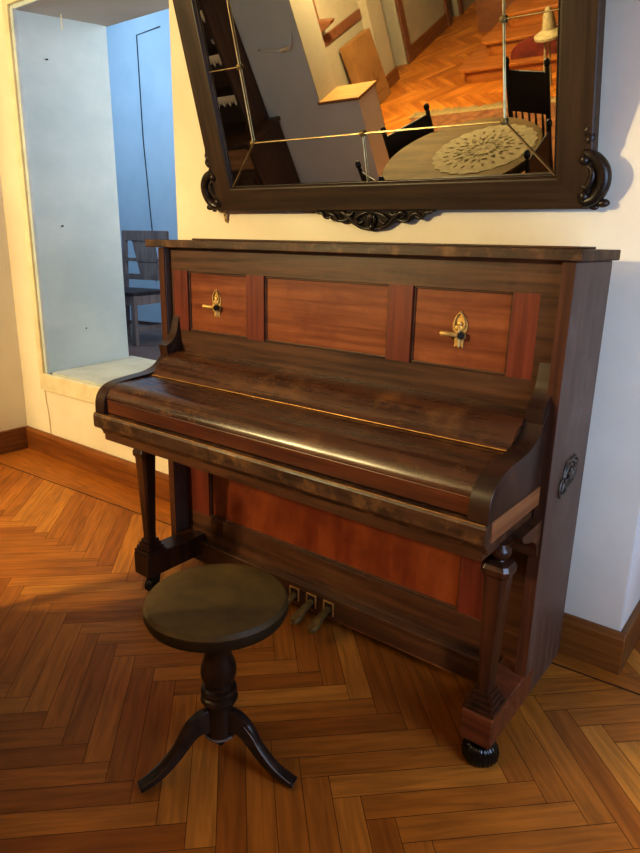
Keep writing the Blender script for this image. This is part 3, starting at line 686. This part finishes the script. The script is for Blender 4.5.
# ------------------------------------------------------------ small things on the walls
def cable(name, pts, r, mat, label, cat):
    o = part(name, lambda bm: tube(bm, pts, r, 6), mat, None, smooth=60); return tag(o, label, cat)
cable('painted_cable', [(-1.535, YW-.004, .415), (-1.530, YW-.004, .35), (-1.515, YW-.004, .25), (-1.512, YW-.004, BZ)], .0025, M['trimpaint'], 'thin painted cable running down the wall below the opening', 'cable')
cable('wall_wire', [(-3.51, 2.695, 3.15), (-3.86, 2.695, 3.13), (-3.84, 2.695, 2.2), (-3.77, 2.695, 1.34), (-3.74, 2.695, .8)], .005, M['wire'], 'thin dark wire on the blue wall of the next room', 'wire')
cable('hanging_cord', [(-1.36, .30, OPZ1-.004), (-1.36, .30, OPZ1-.075)], .0025, M['plastic'], 'short white cord hanging from the soffit of the opening', 'cord')
for i, (y, z, lb) in enumerate(((.30, 2.13, 'upper nail in the pale side of the wall opening'), (.31, 1.30, 'middle nail in the pale side of the wall opening'), (.42, .72, 'lower nail in the pale side of the wall opening'))):
    x = OPL+.006-(y-YW-.01)*.12/.62
    tag(part('nail', lambda bm: tube(bm, [(x-.002, y, z), (x+.006, y, z)], .004, 8), M['iron'], None), lb, 'nail', 'nails in the side of the wall opening')
tag(part('nail', lambda bm: tube(bm, [(XR-.02, YW-.006, .92), (XR-.02, YW+.002, .92)], .004, 8), M['iron'], None), 'nail in the wall to the right of the piano', 'nail')

# ------------------------------------------------------------ chair in the next room
def rail_box(bm, a, b, wd, dp):
    a = Vector(a); b = Vector(b); t = (b-a).normalized(); up = Vector((0, 0, 1)) if abs(t.z) < .8 else Vector((1, 0, 0))
    s = t.cross(up).normalized(); u = s.cross(t)
    pts = [a-s*dp/2-u*wd/2, a+s*dp/2-u*wd/2, a+s*dp/2+u*wd/2, a-s*dp/2+u*wd/2]
    pts += [p+(b-a) for p in pts]
    hexa(bm, pts)
gc = thing('ladder_chair', 'weathered grey wooden chair standing in the blue room beyond the wall opening', 'chair', (-2.98, 1.78, .35), math.radians(12))
for s in (-1, 1): part('rear_leg', lambda bm: rail_box(bm, (s*.235, .22, 0), (s*.235, .26, .95), .04, .035), M['greywood'], gc, bevel=.003)
for s in (-1, 1): part('leg', lambda bm: rail_box(bm, (s*.235, -.20, 0), (s*.235, -.20, .42), .04, .04), M['greywood'], gc, bevel=.003)
part('top_rail', lambda bm: rail_box(bm, (-.255, .258, .91), (.255, .258, .91), .09, .03), M['greywood'], gc, bevel=.003)
part('back_rail', lambda bm: rail_box(bm, (-.235, .245, .70), (.235, .245, .70), .03, .02), M['greywood'], gc)
part('back_rail', lambda bm: rail_box(bm, (-.235, .235, .55), (.235, .235, .55), .05, .02), M['greywood'], gc)
part('back_splat', lambda bm: hexa(bm, [(-.05, .232, .56), (.17, .232, .56), (.17, .246, .56), (-.05, .246, .56), (-.15, .25, .88), (.10, .25, .88), (.10, .264, .88), (-.15, .264, .88)]), M['greywood'], gc)
part('seat', lambda bm: bx(bm, -.255, .255, -.23, .24, .42, .45), M['greyseat'], gc, bevel=.004)
part('apron', lambda bm: (bx(bm, -.23, .23, -.215, -.195, .34, .42), bx(bm, -.245, -.225, -.2, .22, .34, .42), bx(bm, .225, .245, -.2, .22, .34, .42)), M['greywood'], gc)
part('stretcher', lambda bm: (bx(bm, -.23, .23, .205, .225, .12, .15), bx(bm, -.245, -.225, -.2, .22, .12, .15), bx(bm, .225, .245, -.2, .22, .12, .15)), M['greywood'], gc)

# ------------------------------------------------------------ the room the mirror shows
TC = (.13, -1.64); TZ = -.04
tb = thing('round_table', 'round honey coloured pedestal table reflected in the mirror', 'table', (TC[0], TC[1], 0))
part('tabletop', lambda bm: lathe(bm, [(.38, .688), (.452, .690), (.461, .698), (.463, .712), (.455, .720), (.02, .720)], 0, 0, 64), M['tabletop'], tb, smooth=40)
part('pedestal', lambda bm: lathe(bm, [(.16, .688), (.15, .67), (.06, .65), (.045, .60), (.07, .48), (.075, .38), (.05, .28), (.06, .20), (.09, .16), (.09, .09), (.03, .08)], 0, 0, 32), M['cab'], tb, smooth=40)
for k in range(4):
    f = part('foot', lambda bm: hexa(bm, [(.05, -.03, .10), (.34, -.02, 0), (.34, .02, 0), (.05, .03, .10), (.05, -.03, .18), (.34, -.02, .045), (.34, .02, .045), (.05, .03, .18)]), M['cab'], tb, bevel=.006); f.rotation_euler.z = math.radians(45+90*k)
def doily(bm):
    c = (.265, -1.675); n = 96; rings = []
    for r in [.0, .02, .05, .08, .11, .14, .17, .20, .23, .265, .28, .292]:
        if r == 0: rings.append([bm.verts.new((c[0], c[1], .7225))]); continue
        ring = []
        for i in range(n):
            a = 2*PI*i/n; rr = r*(1+(.025 if r > .27 else 0)*math.cos(a*24)); zz = .7222+.0012*math.sin(a*12+r*90)*math.cos(r*120)
            ring.append(bm.verts.new((c[0]+rr*math.cos(a), c[1]+rr*math.sin(a), zz)))
        rings.append(ring)
    for i in range(n): bm.faces.new((rings[0][0], rings[1][i], rings[1][(i+1) % n]))
    for a in range(1, len(rings)-1):
        for i in range(n):
            if a in (3, 5, 7) and (i % 4 == (a//2) % 2*2): continue     # open holes of the crochet
            bm.faces.new((rings[a][i], rings[a+1][i], rings[a+1][(i+1) % n], rings[a][(i+1) % n]))
    # raised flower lumps round the middle
    for k in range(16):
        a = 2*PI*k/16; 
        for r in (.075, .135): ball(bm, (c[0]+r*math.cos(a+r*3), c[1]+r*math.sin(a+r*3), .7245), .011, 1.2, 1.2, .35, 8, 5)
d = part('lace_doily', doily, M['lace'], None); tag(d, 'round cream crochet doily lying on the table in the mirror', 'doily')
sd = d.modifiers.new('Solid', 'SOLIDIFY'); sd.thickness = .0012; sd.offset = 0

def make_dining(label):
    c = thing('dining_chair', label, 'chair')
    part('seat', lambda bm: bx(bm, -.19, .19, -.20, .19, .43, .465), M['chairblack'], c, bevel=.008)
    for s in (-1, 1):
        part('leg', lambda bm: tube(bm, [(s*.16, -.17, 0), (s*.165, -.17, .2), (s*.165, -.17, .43)], [.012, .018, .018], 8), M['chairblack'], c, smooth=50)
        part('rear_leg', lambda bm: (tube(bm, [(s*.165, .19, 0), (s*.17, .18, .45), (s*.175, .215, .92)], [.013, .018, .015], 8), ball(bm, (s*.175, .217, .945), .020, 1, 1, 1.4)), M['chairblack'], c, smooth=50)
    def back(bm):
        hexa(bm, [(-.165, .186, .66), (.165, .186, .66), (.165, .206, .66), (-.165, .206, .66), (-.17, .204, .90), (.17, .204, .90), (.17, .222, .90), (-.17, .222, .90)])
    part('backrest', back, M['chairblack'], c, bevel=.006)
    for k in range(5):
        x = -.12+.06*k
        part('spindle', lambda bm: tube(bm, [(x, .185, .465), (x, .192, .57), (x, .197, .665)], [.006, .010, .006], 8), M['chairblack'], c, smooth=50)
    for y in (-.17, .187): part('stretcher', lambda bm: tube(bm, [(-.16, y, .18), (.16, y, .18)], .009, 8), M['chairblack'], c, smooth=50)
    return c
dc = make_dining('black spindle backed chair on the far side of the table in the mirror')
dc.location = (.25, -2.10, 0); dc.rotation_euler.z = math.radians(203); dc.scale = (.88, .88, 1)
for loc, rz, lb in (((-.19, -1.85, 0), 119, 'black dining chair behind the left part of the table in the mirror'),
                    ((-.12, -1.385, 0), 37, 'black dining chair pushed in at the left edge of the table in the mirror'),
                    ((.47, -1.50, 0), -90, 'black dining chair at the right edge of the table in the mirror')):
    c2 = copy_tree(dc); c2.location = loc; c2.rotation_euler.z = math.radians(rz); c2.scale = (.96, .82, .88); c2['label'] = lb; c2['group'] = 'black dining chairs round the table'; dc['group'] = 'black dining chairs round the table'

# low sideboard added unseen behind the viewer to shade the floor from daylight
sbd = thing('occluder', 'long dark wooden sideboard added out of view to shade the floor from daylight', 'occluder', (2.66, -2.10, 0))
part('carcass', lambda bm: bx(bm, -.22, .22, -.95, .95, .08, .90), M['cab'], sbd, bevel=.006)
part('worktop', lambda bm: bx(bm, -.25, .24, -.98, .98, .90, .93), M['case'], sbd, bevel=.006)
for k in range(3):
    y = -.62+.62*k
    dd = part('door', lambda bm: (bx(bm, -.235, -.222, y-.29, y+.29, .12, .86), bx(bm, -.245, -.235, y-.23, y+.23, .18, .80)), M['cab'], sbd, bevel=.003)
    part('knob', lambda bm: ball(bm, (-.255, y+.25, .55), .014), M['brassdull'], dd, smooth=60)
for x in (-.18, .18):
    for y in (-.88, .88): part('foot', lambda bm: lathe(bm, [(.02, 0), (.03, .03), (.032, .08)], x, y, 12), M['cab'], sbd, smooth=50)

# rug
def rug(bm): bx(bm, -1.50, 1.2, -4.02, -2.72, .002, .012)
rg = thing('fringed_rug', 'brown wool rug with pale fringe in the mirror', 'rug', (0, 0, 0))
part('pile', rug, M['rug'], rg)
def fringe(bm):
    x = -1.55
    while x < 1.2:
        r = random.uniform(-.01, .01); l = random.uniform(.10, .17)
        hexa(bm, [(x, -4.02-l, .002), (x+.012, -4.02-l+r, .002), (x+.014, -4.01, .002), (x-.002, -4.01, .002), (x+.002, -4.02-l, .008), (x+.010, -4.02-l+r, .008), (x+.014, -4.01, .014), (x-.002, -4.01, .014)]); x += .016
f = part('fringe', fringe, M['fringe'], rg); f['kind'] = 'stuff'

# staircase
st = thing('staircase', 'orange wooden staircase with rounded lower steps in the mirror', 'stairs', (-1.3, -4.7, 0))
st.location = (0, 0, 0)
for k in range(5):
    x0 = -1.34+(.15 if k == 1 else .30 if k == 2 else .42 if k > 2 else 0); y0 = -4.70-.27*k; z0 = .14*k
    def step(bm):
        r = .14; pts = [(x0+r*(1-math.cos(a)), y0-r*(1-math.sin(a))) for a in [PI/2*i/5 for i in range(6)]]
        pts = pts+[(1.4, y0), (1.4, -6.28), (x0, -6.28)]
        ins = [(x0+.03+(p[0]-x0)*.98 if p[0] < 1 else p[0], p[1]-.03 if p[1] > -6 else p[1]) for p in pts]
        prism(bm, ins, XY, z0, z0+.112)
        prism(bm, pts, XY, z0+.112, z0+.14)
    part('step', step, M['stair'], st, bevel=.004)
tag(part('red_cloth', lambda bm: prism(bm, [(p.x, p.y) for p in smoothpts([(-.80, 0), (-.76, .10), (-.55, .16), (-.3, .13), (-.05, .17), (.02, .05), (.05, 0)], 4)], lambda p, t: (p[0], -4.80-.10*t, .1405+p[1]), 0, 1), M['redcloth'], None, smooth=60),
    'dark red cloth heaped on the lower stair in the mirror', 'cloth')
ps = thing('plant_stand', 'small pale pointed stand beside the staircase in the mirror', 'stand', (-.24, -4.32, 0))
part('top', lambda bm: lathe(bm, [(.01, .44), (.13, .44), (.13, .46), (.06, .50), (.045, .60), (.02, .66)], 0, 0, 24), M['lace'], ps, smooth=40)
for k in range(3):
    a = 2*PI*k/3
    part('leg', lambda bm: tube(bm, [(.12*math.cos(a), .12*math.sin(a), 0), (.05*math.cos(a), .05*math.sin(a), .44)], .010, 8), M['lace'], ps, smooth=40)

# cardboard box leaning on the hall wall
cb = thing('cardboard_box', 'flat brown cardboard box leaning on the hall wall in the mirror', 'box', (HX+.02, -4.52, 0))
b1 = part('carton', lambda bm: hexa(bm, [(.10, -.24, 0), (.20, -.24, .0), (.20, .24, .0), (.10, .24, .0), (.02, -.24, .66), (.12, -.24, .67), (.12, .24, .67), (.02, .24, .66)]), M['card'], cb, bevel=.003)
def marks(bm):
    def P(y, z): return (.202-.08*z/.67+.0, y, z)
    for (y0, y1, z0, z1) in ((.02, .12, .16, .24), (-.10, .0, .20, .24), (-.16, .16, .10, .108), (-.05, -.02, .25, .30)):
        a = [P(y0, z0), P(y1, z0), P(y1, z1), P(y0, z1)]
        hexa(bm, [Vector(q) for q in a]+[Vector(q)+Vector((.001, 0, 0)) for q in a])
part('printed_marks', marks, M['cardmark'], b1)
# coat shelf bracket above
sb = thing('wall_bracket', 'brown wooden shelf bracket on the hall wall above the cardboard box in the mirror', 'bracket', (HX, -4.05, .88))
part('upright', lambda bm: bx(bm, 0, .04, -.05, .05, 0, .45), M['brownpaint'], sb, bevel=.004)
part('arm', lambda bm: prism(bm, [(0, .0), (.02, -.01), (.20, .07), (.22, .10), (0, .12)], lambda p, t: (p[0], t, p[1]), -.04, .04), M['brownpaint'], sb, bevel=.004)

# white metal bracket on the grey wall
hk = part('towel_holder', lambda bm: tube(bm, [(-1.69, GY_+.002, 1.27), (-1.69, GY_+.035, 1.265), (-1.50, GY_+.04, 1.24), (-1.40, GY_+.04, 1.245), (-1.375, GY_+.03, 1.28), (-1.37, GY_+.002, 1.34)], [.006, .006, .008, .013, .008, .005], 8), M['wallgrey'], None, smooth=60)
tag(hk, 'grey painted rail fixed to the grey wall in the mirror', 'rail')
hk2 = part('rail_end', lambda bm: tube(bm, [(-1.475, GY_+.042, 1.238), (-1.40, GY_+.043, 1.245)], .015, 8), M['plastic'], hk, smooth=60)
hk2['label'] = 'white end of the rail'

# dark display cabinet with lace edged shelves (left edge of the mirror)
cab = thing('display_cabinet', 'dark wooden display cabinet with lace edged shelves at the left edge of the mirror', 'cabinet', (0, 0, 0))
CX0, CX1 = -2.72, -1.74
part('base_cabinet', lambda bm: (bx(bm, CX0, CX1+.0, -2.395, -1.97, .08, .75), bx(bm, CX0-.0, CX1+.02, -2.398, -1.94, .75, .78)), M['cab'], cab, bevel=.006)
for a, b in ((CX0+.03, (CX0+CX1)/2-.01), ((CX0+CX1)/2+.01, CX1-.03)):
    dd = part('door', lambda bm: (bx(bm, a, b, -1.969, -1.955, .12, .55), bx(bm, a+.05, b-.05, -1.955, -1.948, .17, .50)), M['cab'], cab, bevel=.003)
    part('knob', lambda bm: ball(bm, (b-.02, -1.94, .33), .012), M['brassdull'], dd, smooth=60)
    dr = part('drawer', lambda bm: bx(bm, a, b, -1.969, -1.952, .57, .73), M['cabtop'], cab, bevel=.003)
    part('knob', lambda bm: ball(bm, ((a+b)/2, -1.942, .65), .012), M['brassdull'], dr, smooth=60)
for x in (CX0+.04, CX1-.04):
    for y in (-2.36, -2.0): part('foot', lambda bm: lathe(bm, [(.018, 0), (.028, .03), (.03, .08)], x, y, 12), M['cab'], cab, smooth=50)
UX1 = -1.83
part('hutch', lambda bm: (bx(bm, CX0, CX0+.03, -2.395, -2.14, .78, 2.0), bx(bm, UX1-.03, UX1, -2.395, -2.14, .78, 2.0), bx(bm, CX0, UX1, -2.395, -2.38, .78, 2.0), bx(bm, CX0-.02, UX1+.02, -2.398, -2.12, 2.0, 2.04)), M['cab'], cab, bevel=.003)
for z in (1.04, 1.33, 1.62):
    sh = part('shelf', lambda bm: bx(bm, CX0+.03, UX1-.03, -2.38, -2.16, z, z+.02), M['cab'], cab)
    def lace(bm):
        n = 26; x0, x1 = CX0+.05, UX1-.04
        for k in range(n):
            a = x0+(x1-x0)*k/n; b = x0+(x1-x0)*(k+.8)/n; l = .07 if k % 2 else .05
            prism(bm, [(a, z+.012), (b, z+.012), (b, z+.012-l*.7), ((a+b)/2, z+.012-l), (a, z+.012-l*.7)], XZ, -2.157, -2.154)
        bx(bm, x0, x1, -2.158, -2.153, z-.01, z+.022)
    part('lace_edging', lace, M['trimpaint'], sh)
tag(part('glass_bowl', lambda bm: lathe(bm, [(.02, 0), (.03, .004), (.012, .012), (.012, .04), (.05, .055), (.06, .085), (.056, .085), (.045, .06), (.01, .05)], 0, 0, 24), M['plastic'], None, smooth=50, loc=(-1.93, -2.27, 1.351)), 'pale stemmed bowl on a shelf of the cabinet in the mirror', 'bowl')

# ------------------------------------------------------------ light
def light(kind, name, loc, energy, color, size=.1, size_y=None, target=None):
    l = bpy.data.lights.new(name, kind); l.energy = energy; l.color = color
    o = bpy.data.objects.new(name, l); COL.objects.link(o); o.location = loc
    if kind == 'AREA':
        l.shape = 'RECTANGLE'; l.size = size; l.size_y = size_y or size
        o.rotation_euler = (Vector(target)-Vector(loc)).to_track_quat('-Z', 'Y').to_euler()
    else: l.shadow_soft_size = size
    return o
WARM = (1, .66, .30)
light('POINT', 'ceiling_light', (-1.13, -3.22, 2.04), 365, (1, .85, .46), .08)
light('AREA', 'window_daylight', (2.6, -.80, 1.02), 22, (.44, .65, 1), .8, .9, (1.75, .12, 1.12))
light('AREA', 'back_room_daylight', (-.3, 1.9, 2.3), 33, (.86, .93, 1), 1.4, 1.4, (-2.3, .9, 1.2))
light('AREA', 'back_room_wall_fill', (-3.6, 1.0, 3.45), 38, (.66, .84, 1), 1.6, .5, (-3.4, 2.6, 1.6))  # added fill lamp under the ceiling, brightens the blue wall
light('POINT', 'hall_far_light', (-1.9, -7.4, 2.3), 30, (1, .8, .55), .12)
wd = bpy.data.worlds.new('world'); bpy.context.scene.world = wd; wd.use_nodes = True
wd.node_tree.nodes['Background'].inputs[0].default_value = (.6, .75, 1, 1); wd.node_tree.nodes['Background'].inputs[1].default_value = .3
bpy.context.scene.cycles.caustics_reflective = False
vs = bpy.context.scene.view_settings
vs.view_transform = 'Standard'; vs.look = 'None'; vs.exposure = .34; vs.gamma = .80
